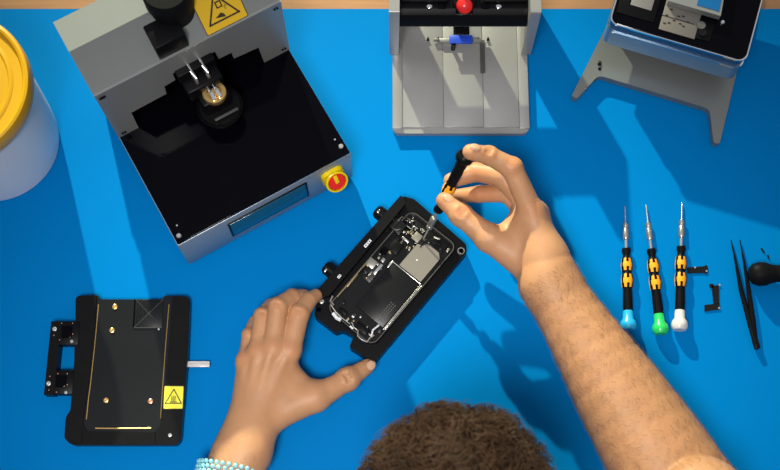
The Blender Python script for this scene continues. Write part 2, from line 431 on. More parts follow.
for (x, y) in ((.078, .084), (.083, .086), (.078, .095), (.088, .091), (.096, .089), (.1005, .087), (.092, .098), (.0815, .104), (.104, .094), (.097, .0995)):
    m.prism(roundrect(x-.0018, y-.0009, x+.0018, y+.0009, .0008, 3), .1030, .1037, 'ink')
m.box((.092, .0935, .1034), (.040, .0008, .0007), 'ink')
m.build('perforated_plate', st)
m = MB()
m.prism([(.074, .108), (.138, .108), (.132, .180), (.083, .180)], .104, .114, 'grey_metal', .0012)
for (x, y) in ((.084, .122), (.0855, .127), (.097, .122), (.0985, .127), (.086, .138), (.0995, .138), (.110, .119)):
    m.prism(roundrect(x-.0018, y-.0007, x+.0018, y+.0007, .0006, 3), .1139, .1143, 'ink')
lid = m.build('screen_housing', st)
m = MB(); m.prism([(.1075, .1130), (.1345, .1130), (.1320, .160), (.1075, .160)], .1136, .1148, 'screen_blue', .0004); m.build('screen', lid)
MB().lathe([(0, .0028), (.002, .0028), (.003, .0018), (.003, 0)], (.1435, .107, .1016), (0, 0, 1), 'chrome', 18).build('silver_screw', st)
MB().lathe([(0, .0015), (.0015, .0015), (.002, 0)], (.0285, .123, .1026), (0, 0, 1), 'chrome', 18).build('silver_pin', st)
m = MB(); m.box((.124, .0895, .1023), (.022, .024, .0012), 'black_satin', .0006); m.cyl((.120, .094, .1025), (.120, .094, .106), .0050, 'frame_grey', n=24); m.cyl((.124, .086, .1025), (.124, .086, .105), .0048, 'chip', n=24); m.build('lens_port', st)

# ================================================================== 5. BLACK TRAY FIXTURE (lower left)
tr = thing('heating_tray', 'flat black tray fixture with gold lines and small yellow warning label', 'fixture', (-.31, -.17, 0))
m = MB()
out = [(-.0632, .0870), (-.0605, .0905), (-.0370, .0915), (-.0345, .0862), (.0400, .0858), (.0412, .0905), (.0665, .0905), (.0724, .0860), (.0728, .02), (.0690, -.0800), (.0640, -.0856), (-.0560, -.0856), (-.0652, -.0780), (-.0650, -.052), (-.0600, -.046), (-.0595, .0)]
m.prism(roundpoly(out, .004, 3), .0005, .0150, 'dark_plate', .0012)
m.build('tray_plate', tr)
m = MB()
m.prism(roundpoly([(-.0632, .0870), (-.0600, .0902), (-.0385, .0912), (-.0375, .03), (-.0445, -.060), (-.0400, -.0700), (.0380, -.0715), (.0450, -.064), (.0500, .02), (.0515, .0900), (.0665, .0900), (.0722, .0855), (.0722, .02), (.0685, -.0795), (.0638, -.0850), (-.0556, -.0850), (-.0646, -.0778), (-.0645, -.054), (-.0598, -.047), (-.0593, .03)], .003, 3), .0145, .0172, 'black_matte', .0007)
m.build('raised_rim', tr)
for x in (-.0445, .0400): MB().box((x, -.078, .0170), (.0006, .0135, .0006), 'black_gloss').build('rim_seam', tr)
MB().tube([(-.0358, .080, .0152), (-.0372, .030, .0152), (-.0392, -.018, .0152), (-.0402, -.030, .0152), (-.0410, -.056, .0152)], .00075, 'gold', 8).build('gold_line', tr)
MB().tube([(.0478, .080, .0152), (.0462, .030, .0152), (.0452, -.02, .0152), (.0447, -.055, .0152)], .00055, 'gold', 8).build('gold_line', tr)
MB().tube([(-.0300, -.0662, .0152), (.0, -.0665, .0152), (.0345, -.0662, .0152)], .0009, 'gold', 8).build('gold_line', tr)
for (x, y, mt) in ((-.0161, .0769, 'gold'), (-.0178, .0485, 'gold'), (-.0195, -.0340, 'gold'), (.0320, -.0352, 'copper')):
    m = MB(); m.lathe([(0, .0032), (.0015, .0031), (.0019, .0024), (.0019, .0011), (.0008, .0010), (.0008, 0)], (x, y, .0148), (0, 0, 1), mt, 22); tag(m.build('screw', tr), 'brass screw' if mt == 'gold' else 'copper coloured screw')
for (x, y) in ((.0570, -.0745), (.0372, .0500)):
    m = MB(); m.lathe([(0, .0022 if x > .05 else .0013), (.0014, .0021 if x > .05 else .0012), (.0016, 0)], (x, y, .0168 if x > .05 else .0150), (0, 0, 1), 'silver', 16); tag(m.build('screw', tr), 'silver screw')
# square relief at the top
m = MB(); x0, x1, y0, y1 = .0080, .0410, .0520, .0860
m.box(((x0+x1)/2, (y0+y1)/2, .0153), (x1-x0, y1-y0, .0012), 'dark_plate', .0003)
cx, cy = (x0+x1)/2, (y0+y1)/2
for k in range(1, 9):
    f = k/9.5
    for (ax, ay, bx, by) in ((-1, 1, 1, 1), (-1, -1, -1, 1)):
        m.tube([(cx+ax*f*(x1-x0)/2, cy+ay*f*(y1-y0)/2, .0159), (cx+bx*f*(x1-x0)/2, cy+by*f*(y1-y0)/2, .0159)], .00022, 'black_satin', 5)
for (a, b) in (((x0, y0), (x1, y1)), ((x0, y1), (x1, y0))):
    m.tube([(a[0], a[1], .0159), (b[0], b[1], .0159)], .0003, 'print_grey', 5)
m.box((x0-.0008, cy, .0157), (.0012, y1-y0, .0022), 'black_gloss'); m.box((cx, y0-.0004, .0157), (x1-x0, .0006, .0014), 'print_grey')
m.build('square_relief', tr)
Mt = Matrix.Translation((.0590, -.0310, .0170))
warn_label('warning_label', tr, Mt, .0235, .0275, 'label_lemon', 'hot')
# clamp at the left
m = MB()
m.box((-.0710, .0450, .010), (.030, .028, .016), 'black_satin', .0008)
m.box((-.0735, -.0130, .010), (.030, .028, .016), 'black_satin', .0008)
m.prism([(-.0895, .0590), (-.0775, .0590), (-.0800, -.0280), (-.0915, -.0280)], .0015, .0185, 'black_satin', .0008)
m.box((-.0700, .0460, .0185), (.012, .014, .003), 'black_gloss', .0008); m.box((-.0725, -.0125, .0185), (.012, .014, .003), 'black_gloss', .0008)
cl = m.build('clamp', tr)
for (x, y) in ((-.0845, .0495), (-.0868, -.0150)):
    MB().lathe([(0, .0027), (.0014, .0026), (.0016, .0012), (.0008, .0008), (.0008, 0)], (x, y, .0183), (0, 0, 1), 'silver', 18).build('clamp_screw', cl)
for (x, y) in ((-.0635, .0348), (-.0660, -.0255)):
    MB().lathe([(0, .0019), (.0014, .0018), (.0016, 0)], (x, y, .0178), (0, 0, 1), 'silver', 14).build('clamp_pin', cl)
for (x, y) in ((-.0850, .0420), (-.0770, .0565), (-.0640, .0565), (-.0630, .0435), (-.0780, .0365), (-.0860, -.0225), (-.0860, -.0065), (-.0770, -.0250), (-.0770, -.0035), (-.0660, -.0035), (-.0650, -.0165)):
    MB().cyl((x, y, .0175), (x, y, .0188), .0007, 'copper', n=8).build('clamp_dot', cl)
m = MB(); m.box((.0850, .0095, .0080), (.026, .0068, .0040), 'pearl', .0004); m.box((.0855, .0095, .0102), (.022, .0010, .0004), 'silver'); tag(m.build('lever_tab', tr), 'silver tab sticking out')

# ================================================================== 6. PHONE FIXTURE + OPEN PHONE
OF = G(412, 272, .020); AF = R(50.4)
ff = thing('repair_fixture', 'black holder with two side knobs clamping the opened smartphone', 'fixture', (OF.x, OF.y, 0), AF)
def LF(px, py, z): return local(px, py, z, OF, AF)
BZ = .021
def P3(px, py, z): x, y = LF(px, py, z); return (x, y, z)
m = MB()
poly = [LF(*p, BZ) for p in ((403, 196), (414, 199), (466, 244), (467, 252), (376, 361), (368, 359), (349, 347), (354, 336), (342, 330), (336, 333), (314, 316), (318, 296))]
m.prism(roundpoly(poly, .0035, 4), .0005, BZ, 'black_satin', .0012)
m.build('holder_plate', ff)
# wall (clamp rail) along the upper left edge
m = MB()
rail = [LF(*p, .031) for p in ((401, 195), (406, 203), (329, 296), (317, 297), (318, 289))]
m.prism(roundpoly(rail, .002, 3), .020, .031, 'black_matte', .0012)
m.build('clamp_rail', ff)
for (px, py, qx, qy) in ((382, 215, 378.5, 211.5), (331, 271, 325.7, 270.5)):
    p = P3(px, py, .020)
    d = Vector((0.0, 1, 0))
    m = MB(); m.lathe([(0, .0060), (.002, .0078), (.0125, .0082), (.0135, .0074), (.0145, .0074), (.0155, .0060), (.0155, 0)], (p[0], p[1]-.006, .020), d, 'black_satin', 26)
    for k in range(12):
        a = R(30*k); m.box((p[0]+.0080*math.cos(a), p[1]+.0015, .020+.0080*math.sin(a)), (.0012, .009, .0012), 'black_satin')
    o = m.build('knob', ff)
    p = P3(qx, qy, .027); MB().box((p[0], p[1], .0275), (.0045, .0025, .0022), 'silver', .0006).build('knob_tip', o)
for (px, py, L_, w_) in ((367.7, 243.4, .0115, .0035), (339.3, 276.4, .0050, .0032)):
    m = MB(); p = P3(px, py, .0312); m.box(p, (L_, w_, .0008), 'white_plastic', .0002)
    for j in range(3): m.box((p[0]-L_*.28+j*L_*.28, p[1], .0317), (L_*.10, w_*.55, .0003), 'ink')
    m.build('rail_label', ff)
p = P3(461, 251, BZ); m = MB(); m.lathe([(0, .0032), (0, .0044), (.0008, .0044), (.0008, .0032)], (p[0], p[1], BZ-.0002), (0, 0, 1), 'silver', 26); m.cyl((p[0], p[1], BZ-.0004), (p[0], p[1], BZ+.0010), .0031, 'black_gloss'); m.build('ring_screw', ff)
for (px, py) in ((321.7, 301.5), (319, 310)):
    p = P3(px, py, BZ); MB().lathe([(0, .0030), (.0018, .0028), (.0020, .0014), (.0010, .0010), (.0010, 0)], (p[0], p[1], BZ-.0002), (0, 0, 1), 'silver' if py < 305 else 'black_gloss', 18).build('holder_screw', ff)

ph = thing('smartphone', 'opened smartphone with bare battery and circuit boards in the black holder', 'phone', (OF.x, OF.y, BZ), AF)
PX0, PX1, PY0, PY1 = -.0985, .0600, -.0060, .0665
def Q3(px, py, z): x, y = LF(px, py, BZ+z); return (x, y, z)
corn = [LF(*p, BZ+.007) for p in ((411, 205), (456, 247), (369, 349), (331, 309))]
cx = sum(p[0] for p in corn)/4; cy = sum(p[1] for p in corn)/4
HX, HY = .0800, .0368
PX0, PX1, PY0, PY1 = cx-HX, cx+HX, cy-HY, cy+HY
m = MB()
m.prism(roundrect(PX0, PY0, PX1, PY1, .011, 8), .0003, .0022, 'chip', .0003)
m.build('back_shell', ph)
def ring_frame(m, x0, y0, x1, y1, r, w, z0, z1, mt):
    a = roundrect(x0, y0, x1, y1, r, 8); b = roundrect(x0+w, y0+w, x1-w, y1-w, max(.001, r-w), 8)
    t = bmesh.new(); n = len(a)
    A0 = [t.verts.new((*p, z0)) for p in a]; A1_ = [t.verts.new((*p, z1)) for p in a]; B0 = [t.verts.new((*p, z0)) for p in b]; B1 = [t.verts.new((*p, z1)) for p in b]
    for i in range(n):
        j = (i+1) % n
        t.faces.new((A0[i], A0[j], A1_[j], A1_[i])); t.faces.new((A1_[i], A1_[j], B1[j], B1[i])); t.faces.new((B1[i], B1[j], B0[j], B0[i])); t.faces.new((B0[i], B0[j], A0[j], A0[i]))
    m.merge(t, mt, smooth=False)
m = MB(); ring_frame(m, PX0, PY0, PX1, PY1, .011, .0013, .001, .0078, 'black_satin'); ring_frame(m, PX0+.0013, PY0+.0013, PX1-.0013, PY1-.0013, .0098, .0007, .001, .0074, 'frame_grey')
m.build('phone_frame', ph)
def pbox(name, x0, x1, y0, y1, z0, z1, mt, bev=.0004, label=None):
    m = MB(); m.box(((x0+x1)/2, (y0+y1)/2, (z0+z1)/2), (abs(x1-x0), abs(y1-y0), z1-z0), mt, bev); o = m.build(name, ph)
    if label: o['label'] = label
    return o
def rect_px(pts, z):
    q = [Q3(px, py, z) for px, py in pts]
    return min(p[0] for p in q), max(p[0] for p in q), min(p[1] for p in q), max(p[1] for p in q)
# battery
bx0, bx1, by0, by1 = PX0+.026, PX0+.094, PY0+.0060, PY0+.0480
bat = pbox('battery', bx0, bx1, by0, by1, .002, .0062, 'chip', .0008)
m = MB()
for i in range(3):
    for k in range(9): m.box((bx0+.005+k*.0030, by0+.006+i*.0030, .0063), (.0018, .0010, .0001), 'print_grey')
m.build('printed_text', bat)
m = MB(); m.box((bx1+.0007, (by0+by1)/2, .0066), (.0011, by1-by0+.002, .0012), 'silver', .0003)
m.box(((bx0+bx1)/2-.001, by0-.0014, .0064), (bx1-bx0+.002, .0009, .0012), 'shield', .0003)
m.box((PX0+.060, PY0+.0032, .0064), (.070, .0007, .0010), 'silver', .0002); m.build('battery_bracket', ph)
# big taupe plate at the top right (speaker / taptic)
tp = MB(); tx0, tx1, ty0, ty1 = PX0+.0965, PX0+.1385, PY0+.0070, PY0+.0395
tp.prism(roundpoly([(tx0, ty0), (tx1-.006, ty0), (tx1, ty0+.006), (tx1, ty1-.010), (tx1-.006, ty1-.006), (tx1-.008, ty1), (tx0, ty1)], .0012, 3), .002, .0069, 'plate_taupe', .0004)
po = tp.build('cover_plate', ph)
MB().lathe([(0, .0010), (.0005, .0009), (.0007, 0)], (tx0+.018, ty0+.0200, .0068), (0, 0, 1), 'white_plastic', 12).build('plate_screw', po)
# logic board along the left side
m = MB(); m.box((PX0+.100, PY1-.0120, .0030), (.084, .0170, .0016), 'chip', .0003); m.box((PX0+.143, (PY0+PY1)/2+.002, .0030), (.020, .056, .0016), 'chip', .0003)
brd = m.build('logic_board', ph)
rs = random.Random(3)
for k in range(46):
    x = PX0+rs.uniform(.060, .150); y = PY1-rs.uniform(.0045, .0200); s = rs.choice([.002, .003, .005]); t = rs.choice([.0015, .0025, .004])
    if x > PX0+.138: y = rs.uniform(PY0+.006, PY1-.005)
    MB().box((x, y, .0045), (s, t, .0016+rs.uniform(0, .001)), rs.choice(['chip', 'chip', 'black_satin', 'print_grey', 'shield', 'flex_gold']), .0002, rz=rs.choice([0, 0, .4])).build('chip', brd)
def blk(name, px, py, L_, w_, h_, mt, rz=0., par=ph, z=.004):
    p = Q3(px, py, z+h_); m = MB(); m.box((p[0], p[1], z+h_/2), (L_, w_, h_), mt, .0004, rz=rz); return m.build(name, par)
blk('shield', 371.6, 263, .0105, .0110, .0030, 'shield')
blk('shield', 378.0, 269, .0150, .0035, .0034, 'silver')
blk('shield', 390.5, 264, .0100, .0022, .0030, 'silver')
blk('shield', 417.0, 237, .0105, .0100, .0030, 'plate_taupe')
blk('shield', 405.5, 239.5, .0026, .0100, .0028, 'silver')
blk('connector', 434.5, 241.5, .0045, .0100, .0034, 'black_satin', .4)
blk('connector', 437, 238, .0020, .0080, .0034, 'shield', .4)
blk('connector', 393, 214.5, .0020, .0034, .0028, 'orange')
blk('connector', 352, 280, .0200, .0026, .0022, 'flex_gold')
blk('connector', 345.5, 286, .0130, .0022, .0024, 'shield')
blk('connector', 353, 316.5, .0020, .0032, .0026, 'white_plastic')
blk('dark_block', 398, 226, .0150, .0160, .0036, 'chip')
blk('dark_block', 396, 247, .0150, .0120, .0036, 'black_satin')
blk('dark_block', 384, 251, .0100, .0080, .0036, 'black_gloss')
blk('dark_block', 343, 311, .0045, .0110, .0036, 'black_satin')
blk('dark_block', 362, 328, .0080, .0170, .0036, 'black_satin')
rs = random.Random(9)
for k in range(34):
    x = PX0+rs.uniform(.118, .154); y = rs.uniform((PY0+PY1)/2+.002, PY1-.004)
    MB().box((x, y, .0062), (rs.uniform(.0012, .005), rs.uniform(.0007, .002), .0014), rs.choice(['shield', 'silver', 'chip', 'plate_taupe', 'black_gloss', 'flex_gold']), .0002, rz=rs.uniform(-.8, .8)).build('chip', brd)
for k in range(16):
    x = PX0+rs.uniform(.006, .024); y = rs.uniform(PY0+.006, PY1-.006)
    MB().box((x, y, .0052), (rs.uniform(.0012, .004), rs.uniform(.001, .004), .0014), rs.choice(['shield', 'chip', 'chip', 'print_grey', 'flex_gold']), .0002, rz=rs.uniform(-.3, .3)).build('chip', brd)
# camera rings
for (px, py, r) in ((395, 216, .0058), (405, 222, .0050), (398, 206, .0042)):
    p = Q3(px, py, .007); m = MB(); m.lathe([(0, r), (.004, r), (.0044, r-.0008), (.0036, r-.0014), (.0036, 0)], (p[0], p[1], .003), (0, 0, 1), 'black_satin', 26)
    m.lathe([(0, r*.45), (.0006, r*.42), (.0008, 0)], (p[0], p[1], .0066), (0, 0, 1), 'black_gloss', 18); m.build('camera_module', ph)
# flex cables
def flex(pts, r, mt):
    m = MB(); m.tube([Q3(px, py, .0072) for px, py in pts], r, mt, 6); m.build('flex_cable', ph)
flex(((398, 221), (402, 217), (408, 218), (412, 223), (413, 229), (410, 233)), .0010, 'print_grey')
flex(((407, 226), (411, 229), (414, 226), (418, 229)), .0008, 'silver')
flex(((386, 232), (391, 227), (396, 230), (401, 229)), .0009, 'chip')
flex(((420, 247), (424, 243), (429, 244), (434, 247), (438, 251), (441, 249)), .0010, 'black_satin')
flex(((337, 297), (350, 282), (362, 268), (368, 262)), .0008, 'flex_gold')
flex(((352, 322), (354, 328), (358, 330), (358, 336), (362, 340), (367, 342), (370, 338), (374, 335)), .0011, 'silver')
flex(((331, 305), (336, 312), (342, 318), (350, 324)), .0009, 'shield')
flex(((333, 313), (337, 318), (341, 320)), .0024, 'white_plastic')
flex(((350, 326), (353, 329)), .0014, 'white_plastic')
flex(((371, 337), (373, 330), (379, 325)), .0011, 'white_plastic')
flex(((333, 296), (330, 301), (334, 305)), .0013, 'shield')

# ================================================================== 7. SCREWDRIVERS
def driver(name, tip, cap, label, capmat, handmat='black_satin', spin=0., thick=1.):
    tip = Vector(tip); cap = Vector(cap); L_ = (cap-tip).length; ax = (cap-tip).normalized()
    k = L_/.157
    root = thing(name, label, 'screwdriver', tuple(tip), 0., 'precision screwdrivers')
    O = Vector((0, 0, 0))
    def seg(part, prof, mt, par=root):
        m = MB(); m.lathe([(h*k, r*thick) for h, r in prof], O, ax, mt, 28); return m.build(part, par)
    seg('bit', [(0, .0003), (.002, .0009), (.020, .0011), (.022, .0018), (.0235, .0018)], 'silver')
    seg('sleeve', [(.0225, .0022), (.0235, .0036), (.027, .0036), (.0275, .0033), (.030, .0033), (.0305, .0036), (.042, .0038), (.0435, .0030)], 'shield')
    seg('shaft', [(.043, .0021), (.057, .0021)], 'silver')
    h = seg('handle', [(.055, .0030), (.0555, .0052), (.059, .0056), (.0625, .0044), (.066, .0044), (.069, .0058), (.078, .0068), (.083, .0062), (.0865, .0052), (.089, .0062),
                       (.096, .0070), (.103, .0063), (.107, .0053), (.112, .0056), (.125, .0060), (.134, .0058)], handmat)
    # orange H marks on the two bulges
    q = Vector((0, 0, 1)).rotation_difference(ax)
    def rad(hh):
        pr = [(.066, .0044), (.069, .0058), (.078, .0068), (.083, .0062), (.0865, .0052), (.089, .0062), (.096, .0070), (.103, .0063), (.107, .0053)]
        for (a, ra), (b, rb) in zip(pr, pr[1:]):
            if a <= hh <= b: return ra+(rb-ra)*(hh-a)/(b-a)
        return .006
    m = MB(); t = bmesh.new()
    up = q.inverted() @ Vector((0, 0, 1)); a_up = math.atan2(up.y, up.x)+spin
    def patch(h0, h1, a0, a1):
        nh, na = 5, 5; vs = []
        for i in range(nh+1):
            hh = h0+(h1-h0)*i/nh; rr = (rad(hh)+.00035)*thick
            vs.append([t.verts.new(q @ Vector((rr*math.cos(a0+(a1-a0)*j/na), rr*math.sin(a0+(a1-a0)*j/na), hh*k))) for j in range(na+1)])
        for i in range(nh):
            for j in range(na): t.faces.new((vs[i][j], vs[i][j+1], vs[i+1][j+1], vs[i+1][j]))
    for c in range(3):
        ac = a_up+c*2*math.pi/3
        for (h0, h1) in ((.0685, .0840), (.0885, .1050)):
            patch(h0, h1, ac-.74, ac-.24); patch(h0, h1, ac+.24, ac+.74)
            mid = (h0+h1)/2; patch(mid-.0030, mid+.0030, ac-.86, ac+.86)
    m.merge(t, 'orange', smooth=True); m.build('orange_marks', h)
    seg('end_cap', [(.1335, .0058), (.136, .0062), (.143, .0064), (.147, .0092), (.151, .0098), (.1535, .0096), (.157, .0075), (.157, 0)], capmat)
    return root
def lay(px0, py0, px1, py1):
    return tuple(G(px0, py0, .0030)), tuple(G(px1, py1, .0100))
a, b = lay(625, 206, 628.5, 330); driver('precision_screwdriver', a, b, 'black and orange precision screwdriver with blue cap, nearest the forearm', 'sky_plastic')
a, b = lay(646, 205, 661, 334); driver('precision_screwdriver', a, b, 'black and orange precision screwdriver with green cap lying on the mat', 'green_plastic')
a, b = lay(682, 203, 679.5, 330); driver('precision_screwdriver', a, b, 'black and orange precision screwdriver with white cap lying on the mat', 'pearl')
DT = G(423, 240, .030); DC = G(466.5, 154, .142)
driver('precision_screwdriver', tuple(DT), tuple(DC), 'precision screwdriver held in the right hand over the opened phone', 'black_satin', thick=1.08, spin=.5)

# ================================================================== 8. TWEEZERS, ROUND-HEADED TOOL, SMALL BRACKETS
tw = thing('tweezers', 'pair of black pointed tweezers lying open on the mat', 'tweezers', (0, 0, 0))
e = G(756, 346, .006)
for (px, py, mx_, my_) in ((731, 240, 741, 290), (740, 240, 748.5, 290)):
    p = G(px, py, .004); q_ = G(mx_, my_, .007)
    m = MB()
    pts = [p, p.lerp(q_, .4)+Vector((0, 0, .001)), q_, q_.lerp(e, .6)+Vector((0, 0, .0005)), e]
    m.tube(pts, [.0006, .0014, .0028, .0034, .0030], 'black_satin', 10)
    m.build('arm', tw)
m = MB(); m.box((e.x+.0002, e.y+.002, .0062), (.0062, .012, .0080), 'black_satin', .0015, rz=R(12)); m.build('joint', tw)
p = G(762, 274, .016); q_ = G(800, 273, .016)
rd = thing('round_tool', 'black round-headed tool entering from the right edge beside the tweezers', 'tool', (p.x, p.y, .0))
d = (q_-p); d.z = 0; d.normalize()
m = MB(); m.lathe([(0, .0), (.0015, .008), (.005, .0122), (.012, .0145), (.020, .0140), (.027, .0115), (.032, .0105)], Vector((-.016*d.x, -.016*d.y, .0160)), d, 'black_matte', 36); m.build('round_head', rd)
m = MB(); m.lathe([(.014, .0102), (.07, .0110), (.13, .0130), (.150, .0120), (.152, 0)], (0, 0, .0160), d, 'black_matte', 30); m.build('handle', rd)
def rebase(root, loc):
    loc = Vector((loc[0], loc[1], 0))
    for ch in root.children: ch.location = ch.location-loc
    root.location = loc
bpy.context.view_layer.update(); rebase(tw, e)
def scrap(name, label, polys, mt, rot=0., shiny=()):
    r = thing(name, label, 'bracket', (0, 0, 0), 0., 'small phone brackets')
    m = MB()
    for pts in polys: m.prism([tuple(G(px, py, .001).xy) for px, py in pts], .0002, .0016, mt, .0003)
    m.build('strip', r)
    m = MB()
    for (px, py) in shiny:
        g = G(px, py, .0016); m.cyl((g.x, g.y, .0014), (g.x, g.y, .0022), .0012, 'silver', n=12)
    if shiny: m.build('contact', r)
    bpy.context.view_layer.update(); rebase(r, G(*polys[0][0], 0))
scrap('metal_bracket', 'small straight dark metal bracket touching the white-capped screwdriver', [((687, 267.5), (703, 266.5), (707, 265), (708, 269), (707, 274), (703, 273), (687, 273.5))], 'chip', shiny=((695, 267.5), (706.5, 271)))
scrap('metal_bracket', 'small S-shaped dark metal bracket lying alone between screwdriver and tweezers',
      [((711.5, 286), (719, 285), (719, 304), (713.5, 304)), ((709.5, 284), (713.5, 284), (713.5, 288), (709.5, 287.5)), ((704.5, 305), (719.5, 303.5), (719.5, 309.5), (704.5, 311.5))], 'chip', shiny=((719.5, 285), (719, 308)))
scrap('metal_sliver', 'tiny pair of dark slivers on the mat above the round-headed tool', [((760.5, 248.5), (762, 248), (765, 252.5), (763.5, 253)), ((767, 255), (768.5, 255), (769.5, 258.5), (768, 258.5))], 'chip')

# ================================================================== 9. THE PERSON (seated at the near side, seen from above)
class Field:
    """signed-distance volume with smooth unions, meshed by surface nets"""
    def __init__(s, lo, hi, h):
        s.lo = np.array(lo, dtype=np.float32); s.h = h
        s.n = np.ceil((np.array(hi)-np.array(lo))/h).astype(int)+1
        s.f = np.full(s.n, .05, dtype=np.float32)
    def _sub(s, lo, hi):
        a = np.clip(np.floor((np.array(lo)-s.lo)/s.h).astype(int), 0, s.n); b = np.clip(np.ceil((np.array(hi)-s.lo)/s.h).astype(int)+1, 0, s.n)
        if np.any(b <= a): return None
        g = [s.lo[i]+s.h*np.arange(a[i], b[i], dtype=np.float32) for i in range(3)]
        return (slice(a[0], b[0]), slice(a[1], b[1]), slice(a[2], b[2])), np.meshgrid(*g, indexing='ij', sparse=True)
    def blend(s, sl, d, k, op='u'):
        f = s.f[sl]
        if op == 'u':
            if k <= 0: s.f[sl] = np.minimum(f, d); return
            e = np.maximum(k-np.abs(f-d), 0)/k; s.f[sl] = np.minimum(f, d)-e*e*k*.25
        else:   # subtract
            d = -d; e = np.maximum(k-np.abs(f-d), 0)/max(k, 1e-6); s.f[sl] = np.maximum(f, d)+e*e*k*.25
    def cone(s, p, q, r1, r2, k=.004, op='u', flat=None):
        """tapered capsule; flat=(axis vector, factor) squashes the section along an axis"""
        p = np.array(p, dtype=np.float32); q = np.array(q, dtype=np.float32); m = max(r1, r2)*(1.3 if flat else 1)+.024+k
        r = s._sub(np.minimum(p, q)-m, np.maximum(p, q)+m)
        if r is None: return
        sl, (X, Y, Z) = r; d = q-p; L2 = float(d @ d)+1e-12
        x, y, z = X-p[0], Y-p[1], Z-p[2]
        t = np.clip((x*d[0]+y*d[1]+z*d[2])/L2, 0, 1)
        ux, uy, uz = x-t*d[0], y-t*d[1], z-t*d[2]
        D2 = ux*ux+uy*uy+uz*uz
        if flat is not None:
            a = np.array(flat[0], dtype=np.float32); a /= np.linalg.norm(a); w = ux*a[0]+uy*a[1]+uz*a[2]
            D2 = D2+w*w*(flat[1]**2-1)
        s.blend(sl, np.sqrt(D2)-(r1+(r2-r1)*t), k, op)
    def ell(s, c, rad, axes=None, k=.01, op='u'):
        c = np.array(c, dtype=np.float32); m = max(rad)+.03+k
        r = s._sub(c-m, c+m)
        if r is None: return
        sl, (X, Y, Z) = r; x, y, z = X-c[0], Y-c[1], Z-c[2]
        A = np.eye(3) if axes is None else np.array(axes)
        u = [x*A[i][0]+y*A[i][1]+z*A[i][2] for i in range(3)]
        q0 = np.sqrt(sum((u[i]/rad[i])**2 for i in range(3))); q1 = np.sqrt(sum((u[i]/rad[i]**2)**2 for i in range(3)))+1e-6
        s.blend(sl, (q0*(q0-1)/q1).astype(np.float32), k, op)
    def chain(s, pts, rad, k=.004, flat=None):
        for a, b, ra, rb in zip(pts, pts[1:], rad, rad[1:]): s.cone(a, b, ra, rb, k, flat=flat)
    def mesh(s):
        f = s.f; S = f < 0; nx, ny, nz = f.shape
        cnt = np.zeros((nx-1, ny-1, nz-1), np.int8)
        cor = [(i, j, k) for i in (0, 1) for j in (0, 1) for k in (0, 1)]
        for (i, j, k) in cor: cnt += S[i:nx-1+i, j:ny-1+j, k:nz-1+k]
        act = np.argwhere((cnt > 0) & (cnt < 8)); idx = -np.ones(cnt.shape, np.int64); idx[tuple(act.T)] = np.arange(len(act))
        acc = np.zeros((len(act), 3)); num = np.zeros(len(act))
        for a in cor:
            for ax in range(3):
                if a[ax]: continue
                b = list(a); b[ax] = 1
                fa = f[tuple((act+a).T)]; fb = f[tuple((act+b).T)]; cr = (fa < 0) != (fb < 0)
                t = np.where(cr, fa/np.where(cr, fa-fb, 1), 0)
                p = np.repeat(np.array([a], float), len(act), 0); p[:, ax] += t
                acc[cr] += p[cr]; num[cr] += 1
        V = s.lo+s.h*(act+acc/num[:, None]); F = []
        for ax in range(3):
            sh = [slice(1, -1)]*3; sh[ax] = slice(0, -1); sh2 = list(sh); sh2[ax] = slice(1, None)
            A = S[tuple(sh)]; B = S[tuple(sh2)]
            e = np.argwhere(A != B); off = np.array([1, 1, 1]); off[ax] = 0; e = e+off
            inside = S[tuple(e.T)]
            u, v = [(1, 2), (2, 0), (0, 1)][ax]
            du = np.zeros(3, int); du[u] = 1; dv = np.zeros(3, int); dv[v] = 1
            q = np.stack([idx[tuple((e-du-dv).T)], idx[tuple((e-dv).T)], idx[tuple(e.T)], idx[tuple((e-du).T)]], 1)
            q[~inside] = q[~inside][:, ::-1]; F.append(q)
        F = np.concatenate(F); return V, F[(F >= 0).all(1)]
def smin_merge(A, B, k):
    e = np.maximum(k-np.abs(A.f-B.f), 0)/k; A.f = np.minimum(A.f, B.f)-e*e*k*.25
def mesh_obj(name, V, F, m, parent=None):
    me = bpy.data.meshes.new(name); me.vertices.add(len(V)); me.vertices.foreach_set('co', V.astype(np.float32).ravel())
    me.loops.add(F.size); me.loops.foreach_set('vertex_index', F.astype(np.int32).ravel())
    me.polygons.add(len(F)); me.polygons.foreach_set('loop_start', np.arange(0, F.size, 4, dtype=np.int32)); me.polygons.foreach_set('loop_total', np.full(len(F), 4, np.int32))
    me.update(); me.validate(); me.polygons.foreach_set('use_smooth', np.ones(len(me.polygons), bool))
    me.materials.append(MATS[m]); o = bpy.data.objects.new(name, me); C.objects.link(o)
    if parent: o.parent = parent
    return o

def Gp(px, py, z): return np.array(G(px, py, z))
# joints
SHL = np.array((-.125, -.585, .235)); SHR = np.array((.245, -.585, .235))
L_EL = np.array((-.292, -.492, .052)); L_WR = Gp(243, 452, .043)
R_EL = Gp(694, 512, .088); R_WR = Gp(549, 282, .088)
nails = []; tints = []      # (centre, radius, colour) patches of skin colour: nails, knuckles

